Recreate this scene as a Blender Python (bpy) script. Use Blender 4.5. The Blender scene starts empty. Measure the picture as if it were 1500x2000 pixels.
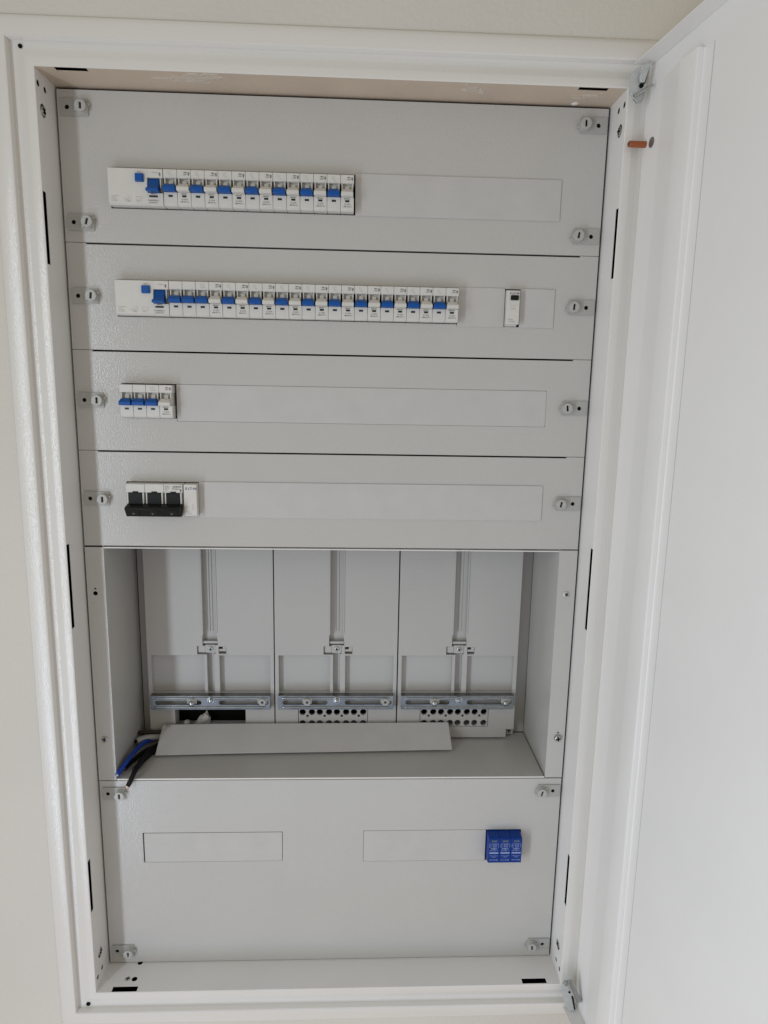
import bpy, bmesh, math, random
from mathutils import Vector, Matrix, noise
from mathutils.geometry import delaunay_2d_cdt

random.seed(7)
S = bpy.context.scene
COL = S.collection

# ------------------------------------------------------------------ camera
cam_d = bpy.data.cameras.new("camera")
cam = bpy.data.objects.new("camera", cam_d)
COL.objects.link(cam)
RX = Vector((0.999027237515112, -0.040129593472977766, 0.018280985493602797))
RD = Vector((0.010757344134848123, -0.18025560540010896, -0.9835609774025206))
RF = Vector((0.04276515228650805, 0.9828008610341825, -0.1796485716625045))
M = Matrix((RX, -RD, -RF)).transposed().to_4x4()
M.translation = Vector((0.4207106953168048, -1.0515411405764876, 1.0014118424649183))
cam.matrix_world = M
cam_d.sensor_fit = 'VERTICAL'
cam_d.sensor_height = 36.0
cam_d.sensor_width = 27.0
cam_d.lens = 1331.99 / 2000 * 36.0
cam_d.clip_start = 0.02
cam_d.clip_end = 50
S.camera = cam

# ------------------------------------------------------------------ world and lamps
w = bpy.data.worlds.new("World")
S.world = w
w.use_nodes = True
bg = w.node_tree.nodes["Background"]
bg.inputs[0].default_value = (1.0, 0.895, 0.735, 1)
bg.inputs[1].default_value = 0.40


def area_lamp(name, loc, target, sx, sy, power, color):
    d = bpy.data.lights.new(name, 'AREA')
    d.shape = 'RECTANGLE'
    d.size, d.size_y = sx, sy
    d.energy = power
    d.color = color
    o = bpy.data.objects.new(name, d)
    COL.objects.link(o)
    o.location = loc
    o.rotation_euler = (Vector(target) - Vector(loc)).to_track_quat('-Z', 'Y').to_euler()
    return o


# tall narrow window gap to the left, seen edge-on from the cabinet
area_lamp("window_lamp", (-0.60, -1.25, 0.34), (0.40, -1.16, 0.34), 0.20, 2.18, 18.0, (0.81, 0.895, 1.0))
# unseen bluish fill added low behind the camera to cool the lower panels
area_lamp("low_cool_fill", (-0.1, -1.9, -0.7), (0.4, 0.0, 0.2), 2.6, 0.9, 6.4, (0.42, 0.62, 1.0))
# light coming back from a wooden floor
area_lamp("floor_lamp", (0.4, -0.95, -0.85), (0.4, -0.3, 1.4), 1.8, 1.3, 1.3, (1.0, 0.52, 0.24))

S.view_settings.view_transform = 'Standard'
S.view_settings.look = 'None'
S.view_settings.exposure = 0.08
S.view_settings.gamma = 1.0

# ------------------------------------------------------------------ materials


def mat(name, col, rough=0.5, metal=0.0, bump=0.0, bscale=400.0, spec=0.5, var=0.03, vscale=9.0, bdist=0.001, detail=2.0):
    m = bpy.data.materials.new(name)
    m.use_nodes = True
    nt = m.node_tree
    b = nt.nodes["Principled BSDF"]
    b.inputs["Base Color"].default_value = (*col, 1)
    b.inputs["Roughness"].default_value = rough
    b.inputs["Metallic"].default_value = metal
    b.inputs["Specular IOR Level"].default_value = spec
    tc = nt.nodes.new("ShaderNodeTexCoord")
    geo = nt.nodes.new("ShaderNodeNewGeometry")
    if var > 0:
        n = nt.nodes.new("ShaderNodeTexNoise")
        n.inputs["Scale"].default_value = vscale
        n.inputs["Detail"].default_value = 6
        nt.links.new(geo.outputs["Position"], n.inputs["Vector"])
        r = nt.nodes.new("ShaderNodeMapRange")
        r.inputs["From Min"].default_value = 0.3
        r.inputs["From Max"].default_value = 0.7
        r.inputs["To Min"].default_value = 1 - var
        r.inputs["To Max"].default_value = 1 + var
        nt.links.new(n.outputs["Fac"], r.inputs["Value"])
        x = nt.nodes.new("ShaderNodeVectorMath")
        x.operation = 'SCALE'
        x.inputs[0].default_value = col
        nt.links.new(r.outputs["Result"], x.inputs["Scale"])
        nt.links.new(x.outputs["Vector"], b.inputs["Base Color"])
    if bump > 0:
        n2 = nt.nodes.new("ShaderNodeTexNoise")
        n2.inputs["Scale"].default_value = bscale
        n2.inputs["Detail"].default_value = detail
        nt.links.new(geo.outputs["Position"], n2.inputs["Vector"])
        bp = nt.nodes.new("ShaderNodeBump")
        bp.inputs["Strength"].default_value = bump
        bp.inputs["Distance"].default_value = bdist
        nt.links.new(n2.outputs["Fac"], bp.inputs["Height"])
        nt.links.new(bp.outputs["Normal"], b.inputs["Normal"])
    return m


WALL = mat("wall_paint", (0.655, 0.635, 0.585), 0.75, bump=0.35, bscale=160, bdist=0.002, spec=0.3, var=0.03, vscale=3)
WHITE = mat("white_powder_coat", (0.72, 0.71, 0.68), 0.17, bump=0.40, bscale=430, bdist=0.0008, var=0.012)
DOOR_LITREVEAL = mat("door_and_lit_reveal_coat", (0.79, 0.785, 0.775), 0.40, bump=0.15, bscale=420, bdist=0.0006, var=0.012)  # door coat; on the reveals its paler white stands in for extra light
GREY = mat("grey_powder_coat", (0.508, 0.502, 0.48), 0.16, bump=0.40, bscale=430, bdist=0.0008, var=0.015)
GREYPL = mat("grey_plastic", (0.47, 0.465, 0.45), 0.5, bump=0.1, bscale=900, bdist=0.0004, var=0.02)
STRIP = mat("strip_plastic", (0.516, 0.51, 0.495), 0.5, bump=0.15, bscale=500, bdist=0.0005, var=0.03, vscale=25)
LOCKPL = mat("lock_plastic", (0.40, 0.40, 0.38), 0.35, var=0.02)
KNOB = mat("knob_plastic", (0.44, 0.44, 0.42), 0.25, var=0.06, vscale=300)
BODY = mat("breaker_plastic", (0.64, 0.63, 0.595), 0.42, var=0.02, vscale=60)
BEIGE = mat("ivory_lever", (0.615, 0.608, 0.575), 0.4, var=0.02)
BLUE = mat("blue_plastic", (0.002, 0.080, 0.34), 0.4, spec=0.3, var=0.05, vscale=120)
DKBLUE = mat("dark_blue_plastic", (0.004, 0.038, 0.235), 0.42, spec=0.2, var=0.05, vscale=150)
BLACKPL = mat("black_plastic", (0.009, 0.010, 0.010), 0.45, spec=0.22, var=0.1, vscale=150)
WINDOW = mat("indicator_green_black", (0.010, 0.016, 0.012), 0.3, var=0)
INK = mat("black_ink", (0.05, 0.05, 0.05), 0.6, var=0)
FAINT = mat("grey_ink", (0.33, 0.32, 0.30), 0.6, var=0)
NAVY = mat("navy_ink", (0.02, 0.03, 0.16), 0.6, var=0)
PALEINK = mat("pale_blue_ink", (0.36, 0.43, 0.66), 0.6, var=0)
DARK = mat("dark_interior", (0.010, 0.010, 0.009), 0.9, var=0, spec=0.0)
RAILZ_SHADED = mat("shaded_rail_zinc", (0.21, 0.215, 0.21), 0.24, metal=1.0, bump=0.1, bscale=260, bdist=0.0005, var=0.2, vscale=60)  # zinc darkened in colour to imitate dark reflections in the flat rail
ZINC = mat("zinc_plate", (0.44, 0.46, 0.455), 0.24, metal=1.0, bump=0.1, bscale=260, bdist=0.0005, var=0.14, vscale=70)
ZINCPALE = mat("pale_zinc", (0.55, 0.58, 0.58), 0.42, metal=0.35, var=0.1, vscale=120)
ORANGE = mat("orange_plastic", (0.34, 0.088, 0.026), 0.5, var=0.12, vscale=300)
CABLEBLUE = mat("blue_cable", (0.006, 0.048, 0.35), 0.45, var=0.05)
CABLEBLACK = mat("black_cable", (0.006, 0.006, 0.007), 0.6, spec=0.2, var=0.1)
CABLEBROWN = mat("brown_cable", (0.035, 0.022, 0.014), 0.5, var=0.1)
CABLEGREY = mat("grey_cable", (0.42, 0.42, 0.40), 0.5, var=0.05)
COPPER = mat("copper_core", (0.75, 0.52, 0.42), 0.35, metal=0.6, var=0.1, vscale=300)
PLASTER = mat("plaster", (0.52, 0.50, 0.46), 0.9, bump=0.6, bscale=500, bdist=0.002, var=0.12, vscale=120)
BEIGETONE = mat("beige_tone", (0.58, 0.48, 0.385), 0.5, bump=0.3, bscale=300, bdist=0.0008, var=0.06, vscale=12)  # warm beige base colour of the upper reveal plate
SMEAR = mat("plaster_smear", (0.61, 0.545, 0.475), 0.9, bump=0.5, bscale=600, var=0.08, vscale=150)


# ------------------------------------------------------------------ mesh helpers
def inside(poly, u, v):
    c = False
    n = len(poly)
    for i in range(n):
        (a, b), (p, q) = poly[i], poly[i - 1]
        if (b > v) != (q > v) and u < (p - a) * (v - b) / (q - b) + a:
            c = not c
    return c


class MB:
    def __init__(self):
        self.v, self.f = [], []

    def add(self, vs, fs):
        o = len(self.v)
        self.v += [tuple(p) for p in vs]
        self.f += [tuple(i + o for i in q) for q in fs]
        return self

    def box(self, x0, x1, y0, y1, z0, z1):
        vs = [(x0, y0, z0), (x1, y0, z0), (x1, y1, z0), (x0, y1, z0), (x0, y0, z1), (x1, y0, z1), (x1, y1, z1), (x0, y1, z1)]
        return self.add(vs, [(0, 3, 2, 1), (4, 5, 6, 7), (0, 1, 5, 4), (1, 2, 6, 5), (2, 3, 7, 6), (3, 0, 4, 7)])

    def prism_x(self, prof, x0, x1, inset0=None):
        """profile of (y, z) points drawn out along x"""
        n = len(prof)
        vs = [(x0, y, z) for y, z in prof] + [(x1, y, z) for y, z in prof]
        fs = [tuple(range(n)), tuple(range(2 * n - 1, n - 1, -1))]
        fs += [(i, i + n, (i + 1) % n + n, (i + 1) % n) for i in range(n)]
        return self.add(vs, fs)

    def prism_y(self, prof, y0, y1):
        """profile of (x, z) points drawn out along y"""
        n = len(prof)
        vs = [(x, y0, z) for x, z in prof] + [(x, y1, z) for x, z in prof]
        fs = [tuple(range(n)), tuple(range(2 * n - 1, n - 1, -1))]
        fs += [(i, i + n, (i + 1) % n + n, (i + 1) % n) for i in range(n)]
        return self.add(vs, fs)

    def cyl(self, p0, p1, r0, r1=None, n=16):
        r1 = r0 if r1 is None else r1
        p0, p1 = Vector(p0), Vector(p1)
        d = (p1 - p0).normalized()
        a = d.orthogonal().normalized()
        b = d.cross(a)
        vs = []
        for p, r in ((p0, r0), (p1, r1)):
            vs += [p + (a * math.cos(2 * math.pi * k / n) + b * math.sin(2 * math.pi * k / n)) * r for k in range(n)]
        fs = [tuple(range(n - 1, -1, -1)), tuple(range(n, 2 * n))]
        fs += [(k, (k + 1) % n, (k + 1) % n + n, k + n) for k in range(n)]
        return self.add(vs, fs)

    def dome(self, c, r, h, axis=(0, -1, 0), n=14, rings=3):
        c, d = Vector(c), Vector(axis).normalized()
        a = d.orthogonal().normalized()
        b = d.cross(a)
        vs, fs = [], []
        for i in range(rings + 1):
            t = i / (rings + 1) * math.pi / 2
            for k in range(n):
                q = 2 * math.pi * k / n
                vs.append(c + (a * math.cos(q) + b * math.sin(q)) * r * math.cos(t) + d * h * math.sin(t))
        vs.append(c + d * h)
        for i in range(rings):
            for k in range(n):
                fs.append((i * n + k, i * n + (k + 1) % n, (i + 1) * n + (k + 1) % n, (i + 1) * n + k))
        for k in range(n):
            fs.append((rings * n + k, rings * n + (k + 1) % n, len(vs) - 1))
        return self.add(vs, fs)

    def tube(self, pts, r, n=12, sub=6):
        P = [Vector(p) for p in pts]
        Q = [P[0] * 2 - P[1]] + P + [P[-1] * 2 - P[-2]]
        C = []
        for i in range(1, len(Q) - 2):
            for s in range(sub):
                t = s / sub
                a, b, c, d = Q[i - 1], Q[i], Q[i + 1], Q[i + 2]
                C.append(0.5 * ((2 * b) + (c - a) * t + (2 * a - 5 * b + 4 * c - d) * t * t + (3 * b - a - 3 * c + d) * t ** 3))
        C.append(P[-1])
        vs, fs = [], []
        up = Vector((0.12, 0.2, 1)).normalized()
        for i, p in enumerate(C):
            d = (C[min(i + 1, len(C) - 1)] - C[max(i - 1, 0)]).normalized()
            a = d.cross(up).normalized()
            b = d.cross(a)
            vs += [p + (a * math.cos(2 * math.pi * k / n) + b * math.sin(2 * math.pi * k / n)) * r for k in range(n)]
        for i in range(len(C) - 1):
            fs += [(i * n + k, i * n + (k + 1) % n, (i + 1) * n + (k + 1) % n, (i + 1) * n + k) for k in range(n)]
        fs += [tuple(range(n)), tuple(range(len(vs) - 1, len(vs) - n - 1, -1))]
        return self.add(vs, fs)

    def plate(self, outline, holes, fn, w0, w1):
        """flat plate with through holes; fn(u, v, w) gives the point"""
        loops = [list(outline)] + [list(h) for h in holes]
        flat = [p for lp in loops for p in lp]
        edges, o = [], 0
        for lp in loops:
            m = len(lp)
            edges += [(o + i, o + (i + 1) % m) for i in range(m)]
            o += m
        res = delaunay_2d_cdt([Vector(p) for p in flat], edges, [], 1, 1e-7)
        back = {}
        for i, src in enumerate(res[3]):
            back[i] = src[0]
        tris = []
        for t in res[2]:
            if len(t) != 3:
                continue
            cu = sum(res[0][i][0] for i in t) / 3
            cv = sum(res[0][i][1] for i in t) / 3
            if inside(loops[0], cu, cv) and not any(inside(h, cu, cv) for h in loops[1:]):
                tris.append(tuple(back[i] for i in t))
        n = len(flat)
        vs = [fn(u, v, w0) for u, v in flat] + [fn(u, v, w1) for u, v in flat]
        fs = [tuple(t) for t in tris] + [tuple(i + n for i in reversed(t)) for t in tris]
        o = 0
        for lp in loops:
            m = len(lp)
            fs += [(o + i, o + (i + 1) % m, o + (i + 1) % m + n, o + i + n) for i in range(m)]
            o += m
        return self.add(vs, fs)

    def line(self, x0, z0, x1, z1, y, wd):
        d = Vector((x1 - x0, z1 - z0))
        if d.length < 1e-9:
            return self
        p = Vector((-d.y, d.x)).normalized() * wd / 2
        return self.add([(x0 + p.x, y, z0 + p.y), (x0 - p.x, y, z0 - p.y), (x1 - p.x, y, z1 - p.y), (x1 + p.x, y, z1 + p.y)], [(0, 1, 2, 3)])


def rect(u0, u1, v0, v1):
    return [(u0, v0), (u1, v0), (u1, v1), (u0, v1)]


def rrect(u0, u1, v0, v1, r, n=4):
    out = []
    for cx, cy, a0 in ((u1 - r, v1 - r, 0), (u0 + r, v1 - r, 90), (u0 + r, v0 + r, 180), (u1 - r, v0 + r, 270)):
        for k in range(n + 1):
            a = math.radians(a0 + 90 * k / n)
            out.append((cx + r * math.cos(a), cy + r * math.sin(a)))
    return out


def circ(cu, cv, r, n=16):
    return [(cu + r * math.cos(2 * math.pi * k / n), cv + r * math.sin(2 * math.pi * k / n)) for k in range(n)]


XZ = lambda u, v, ww: (u, ww, v)
WLOC = {}


def thing(name, label, cat, loc=(0, 0, 0), group=None):
    o = bpy.data.objects.new(name, None)
    o.empty_display_size = 0.02
    COL.objects.link(o)
    o.location = loc
    WLOC[o.name] = Vector(loc)
    o['label'] = label
    o['category'] = cat
    if group:
        o['group'] = group
    return o


def part(name, mb, m, parent=None, bevel=0.0, seg=2, smooth=35, label=None, flat=False):
    """one mesh object; mb is in world coordinates"""
    me = bpy.data.meshes.new(name)
    vs = [Vector(p) for p in mb.v]
    lo = Vector([min(p[i] for p in vs) for i in range(3)])
    hi = Vector([max(p[i] for p in vs) for i in range(3)])
    c = (lo + hi) / 2
    me.from_pydata([tuple(p - c) for p in vs], [], mb.f)
    if not flat:
        bm = bmesh.new()
        bm.from_mesh(me)
        bmesh.ops.recalc_face_normals(bm, faces=bm.faces)
        bm.to_mesh(me)
        bm.free()
        me.shade_smooth()
        me.set_sharp_from_angle(angle=math.radians(smooth))
    me.materials.append(m)
    o = bpy.data.objects.new(name, me)
    COL.objects.link(o)
    WLOC[o.name] = c
    if parent is not None:
        o.parent = parent
        o.location = c - WLOC[parent.name]
    else:
        o.location = c
    if bevel > 0:
        b = o.modifiers.new("bevel", 'BEVEL')
        b.width = bevel
        b.segments = seg
        b.limit_method = 'ANGLE'
        b.angle_limit = math.radians(32)
        b.harden_normals = False
    if label:
        o['label'] = label
    if name in ('lettering', 'fine_print', 'circuit_diagram', 'maker_mark', 'plaster_smear', 'moulded_mark'):
        o['kind'] = 'stuff'
    return o


def copy_tree(o, parent=None):
    c = o.copy()
    COL.objects.link(c)
    if parent is not None:
        c.parent = parent
    for ch in list(o.children):
        copy_tree(ch, c)
    return c


_TXT = {}


def text(mb, s, x, y, z, size, squash=1.0, align='CENTER', bold=0.0, shear=0.0):
    """flat lettering in the xz plane at depth y, added to mb"""
    key = (s, align, bold, shear)
    if key not in _TXT:
        cu = bpy.data.curves.new("lettering", 'FONT')
        cu.body = s
        cu.size = 1.0
        cu.align_x = align
        cu.offset = bold
        cu.shear = shear
        cu.resolution_u = 2
        ob = bpy.data.objects.new("lettering", cu)
        COL.objects.link(ob)
        dg = bpy.context.evaluated_depsgraph_get()
        me = ob.evaluated_get(dg).to_mesh()
        _TXT[key] = ([tuple(v.co) for v in me.vertices], [tuple(p.vertices) for p in me.polygons])
        bpy.data.objects.remove(ob)
        bpy.data.curves.remove(cu)
    vs, fs = _TXT[key]
    mb.add([(x + v[0] * size * squash, y, z + v[1] * size) for v in vs], fs)


def bolt_logo(mb, x, y, z, h):
    """small diamond with a lightning stroke"""
    wd = h * 0.28
    mb.line(x - wd, z, x, z + h / 2, y, h * 0.12)
    mb.line(x, z + h / 2, x + wd, z, y, h * 0.12)
    mb.line(x + wd, z, x, z - h / 2, y, h * 0.12)
    mb.line(x, z - h / 2, x - wd, z, y, h * 0.12)
    mb.line(x + wd * .3, z + h * .3, x - wd * .3, z, y, h * 0.1)
    mb.line(x - wd * .3, z, x + wd * .3, z - h * .1, y, h * 0.1)
    mb.line(x + wd * .3, z - h * .1, x, z - h * .62, y, h * 0.1)


# ------------------------------------------------------------------ wall (setting)
X0, X1, Z0, Z1 = -0.0015, 0.782, 0.0, 1.4035
wall_mb = MB().plate(rect(-1.3, 2.3, -0.75, 2.2), [rect(X0 - 0.05, X1 + 0.05, Z0 - 0.05, Z1 + 0.05)], XZ, -0.0612, 0.06)
wall = part("wall", wall_mb, WALL)
wall['kind'] = 'structure'

# ------------------------------------------------------------------ cabinet
cab = thing("distribution_cabinet", "white recessed steel distribution cabinet set in the wall with its door open", "electrical cabinet", (0.39, 0.0, 0.0))
prof = [(0.0, -0.0586), (0.0005, -0.0593), (0.0014, -0.0598), (0.0026, -0.0600), (0.0102, -0.0600), (0.0116, -0.0597), (0.0128, -0.0591), (0.0204, -0.0560),
        (0.0216, -0.0556), (0.0230, -0.0554), (0.0296, -0.0554), (0.0306, -0.0560), (0.0318, -0.0645), (0.0326, -0.0662),
        (0.0342, -0.0671), (0.0505, -0.0671), (0.0530, -0.0664), (0.0560, -0.0646), (0.0590, -0.0620), (0.0600, -0.0560)]
fm = MB()
for u, y in prof:
    fm.v += [(X0 - u, y, Z0 - u), (X1 + u, y, Z0 - u), (X1 + u, y, Z1 + u), (X0 - u, y, Z1 + u)]
for i in range(len(prof) - 1):
    for k in range(4):
        fm.f.append((i * 4 + k, i * 4 + (k + 1) % 4, (i + 1) * 4 + (k + 1) % 4, (i + 1) * 4 + k))
frame = part("frame", fm, WHITE, cab, smooth=50)
hb = MB()
hb.cyl((-0.0186, -0.0572, 1.4275), (-0.0186, -0.0540, 1.4275), 0.0026, n=14)
part("fixing_hole", hb, DARK, frame)
hb = MB()
hb.cyl((-0.0169, -0.0572, -0.0245), (-0.0169, -0.0540, -0.0245), 0.0034, n=14)
part("fixing_hole", hb, DARK, frame)


def slot_yz(y0, y1, z0, z1):
    return rect(y0, y1, z0, z1)


def screw_head(mb, c, axis, r, h=0.0012):
    c, ax = Vector(c), Vector(axis).normalized()
    mb.cyl(c, c + ax * h * 0.5, r, r, 16)
    mb.dome(c + ax * h * 0.5, r, h * 0.7, ax, 16, 2)


def cross_recess(mb, c, axis, r, rot=0.4, h=0.0014):
    c, ax = Vector(c), Vector(axis).normalized()
    a = ax.orthogonal().normalized()
    b = ax.cross(a)
    for k in (0, 1):
        q = rot + k * math.pi / 2
        d = a * math.cos(q) + b * math.sin(q)
        e = ax.cross(d)
        L, W = r * 0.62, r * 0.17
        lo = c + ax * (h * 0.5)
        hi = c + ax * (h * 1.25)
        vs = []
        for base in (lo, hi):
            vs += [base + d * L + e * W, base - d * L + e * W, base - d * L - e * W, base + d * L - e * W]
        mb.add(vs, [(0, 1, 2, 3), (7, 6, 5, 4), (0, 4, 5, 1), (1, 5, 6, 2), (2, 6, 7, 3), (3, 7, 4, 0)])


def screw(parent, c, axis, r, rot=0.4, m=None, h=0.0012, name="screw"):
    mb = MB()
    screw_head(mb, c, axis, r, h)
    o = part(name, mb, m or ZINC, parent, smooth=50)
    mb = MB()
    cross_recess(mb, c, axis, r, rot, h)
    part("cross_recess", mb, DARK, o)
    return o


ys0, ys1 = -0.0582, -0.0480
YB = 0.007
left_holes = [slot_yz(ys0, ys1, 1.159, 1.2525), slot_yz(ys0, ys1, 0.636, 0.7655), slot_yz(ys0, ys1, 0.150, 0.243),
              circ(-0.0505, 1.3865, 0.0042, 12), circ(-0.0300, 1.3862, 0.0042, 12), circ(-0.0400, 1.3570, 0.0085, 16),
              circ(-0.0330, 0.0535, 0.0085, 16), circ(-0.0285, 0.0195, 0.0040, 12), circ(-0.0480, 0.0195, 0.0040, 12)]
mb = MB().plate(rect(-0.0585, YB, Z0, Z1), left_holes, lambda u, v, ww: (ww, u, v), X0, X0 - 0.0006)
rl = part("reveal_plate", mb, DOOR_LITREVEAL, cab)  # paler than the frame coat, brighter light put into the colour
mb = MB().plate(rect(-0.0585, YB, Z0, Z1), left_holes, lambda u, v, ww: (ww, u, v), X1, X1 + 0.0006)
rr = part("reveal_plate", mb, DOOR_LITREVEAL, cab)
th = [rect(0.023, 0.0645, ys0, ys1), rect(0.717, 0.757, ys0 + .001, ys1), circ(0.7275, -0.0035, 0.005, 14)]
mb = MB().plate(rect(X0, X1, -0.0585, YB), th, lambda u, v, ww: (u, v, ww), Z1, Z1 + 0.0006)
rt = part("reveal_plate", mb, BEIGETONE, cab, label="beige upper reveal plate with pale plaster smears")
bh = [rect(0.023, 0.0645, ys0, ys1), rect(0.717, 0.759, ys0 + .001, ys1 + .001), circ(0.0535, -0.0335, 0.0048, 14), circ(0.0528, 0.0, 0.0045, 14)]
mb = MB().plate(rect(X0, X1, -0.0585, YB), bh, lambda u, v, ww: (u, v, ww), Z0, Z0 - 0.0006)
rb = part("reveal_plate", mb, DOOR_LITREVEAL, cab)
screw(rl, (X0 - 0.0022, -0.0385, 1.3570), (1, 0, 0), 0.0068, 0.2, ZINC, 0.003)
screw(rl, (X0 - 0.0022, -0.0320, 0.0545), (1, 0, 0), 0.0068, 0.9, ZINC, 0.003)
screw(rr, (X1 + 0.0022, -0.0385, 1.3570), (-1, 0, 0), 0.0068, 0.6, ZINC, 0.003)
screw(rr, (X1 + 0.0022, -0.0320, 0.0545), (-1, 0, 0), 0.0068, 0.1, ZINC, 0.003)
screw(rb, (0.0420, -0.0332, Z0 - 0.0004), (0, 0, 1), 0.0052, 0.7, ZINCPALE, 0.0009)
mb = MB().dome((0.7275, -0.0035, Z1 + 0.0004), 0.0058, 0.0022, (0, 0, -1), 16, 3)
part("plug_cap", mb, WHITE, rt)
# plaster smears on the underside of the top reveal: thin flakes
for cx, cy, rx, ry, nn in ((0.197, -0.040, 0.050, 0.014, 26), (0.575, -0.036, 0.022, 0.014, 14), (0.742, -0.031, 0.026, 0.010, 14)):
    mb = MB()
    for i in range(nn):
        ax = cx + random.gauss(0, 0.42) * rx
        ay = max(-0.054, min(-0.010, cy + random.gauss(0, 0.40) * ry))
        n = 9
        L = rx * random.uniform(.10, .34)
        Wd = ry * random.uniform(.10, .30)
        zz = Z1 - 0.0004 - 0.00002 * i
        ring = []
        for k in range(n):
            a = 2 * math.pi * k / n
            q = random.uniform(.55, 1.1)
            ring.append((ax + L * q * math.cos(a), ay + Wd * q * math.sin(a)))
        m_ = len(ring)
        mb.add([(x, y, zz) for x, y in ring] + [(x, y, Z1 + 0.0002) for x, y in ring],
               [tuple(range(m_))] + [(k, (k + 1) % m_, (k + 1) % m_ + m_, k + m_) for k in range(m_)])
    part("plaster_smear", mb, SMEAR, rt)

# outer carcass, dark inside: five sheets with thickness
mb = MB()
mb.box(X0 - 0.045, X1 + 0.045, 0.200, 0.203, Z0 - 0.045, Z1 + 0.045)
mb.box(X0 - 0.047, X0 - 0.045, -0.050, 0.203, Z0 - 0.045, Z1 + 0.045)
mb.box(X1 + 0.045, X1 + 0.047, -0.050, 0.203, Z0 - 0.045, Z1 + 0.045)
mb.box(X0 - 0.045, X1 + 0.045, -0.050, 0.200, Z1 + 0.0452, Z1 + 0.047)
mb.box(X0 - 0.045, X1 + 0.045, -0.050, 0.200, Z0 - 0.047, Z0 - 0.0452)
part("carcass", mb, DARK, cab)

# meter compartment between the covers
ZC0, ZC1 = 0.3512, 0.7500
XL, XR = 0.0300, 0.7495
fl_holes_l = [circ(0.0136, 0.6738, 0.0036, 14), circ(0.0138, 0.6815, 0.0016, 10)]
mb = MB().plate(rect(0.0012, XL, ZC0, ZC1 - 0.0012), fl_holes_l, XZ, 0.0, 0.0015)
mb.box(XL - 0.0015, XL, 0.0015, 0.1535, ZC0, ZC1 + 0.03)
spl = part("side_plate", mb, GREY, cab)
screw(spl, (0.0149, 0.0, 0.4248), (0, -1, 0), 0.0058, 0.5, ZINC, 0.0016)
mb = MB().plate(rect(XR, 0.7788, ZC0 + .0005, ZC1 - 0.0005), [circ(0.7672, 0.4342, 0.0016, 10)], XZ, 0.0, 0.0015)
mb.box(XR, XR + 0.0015, 0.0015, 0.152, ZC0, ZC1 + 0.03)
spr = part("side_plate", mb, GREY, cab)
screw(spr, (0.7649, 0.0, 0.6765), (0, -1, 0), 0.0052, 0.3, ZINCPALE, 0.0018)
sc = screw(spr, (0.7665, -0.001, 0.4252), (0, -1, 0), 0.0058, 0.9, ZINC, 0.0042)
mb = MB().plate([(0.0318, 0.0005), (0.7478, 0.0005), (0.7478, 0.150), (0.0318, 0.150)], [], lambda u, v, ww: (u, v, ww), 0.3540, 0.3525)
shelf = part("shelf", mb, GREY, cab)
mb = MB().box(0.0312, 0.7484, -0.0012, 0.0004, 0.3516, 0.3543)
part("front_edge", mb, WHITE, shelf, bevel=0.0004)
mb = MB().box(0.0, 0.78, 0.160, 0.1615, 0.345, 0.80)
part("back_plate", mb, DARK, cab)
for xa, xb in ((0.0310, 0.0480), (0.7285, 0.7494)):
    part("mounting_strap", MB().box(xa, xb, 0.1537, 0.155, 0.354, 0.78), GREYPL, cab)
mb = MB().box(0.0305, 0.749, -0.0005, 0.012, 0.7472, 0.7489)
part("lintel_edge", mb, WHITE, cab)

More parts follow.
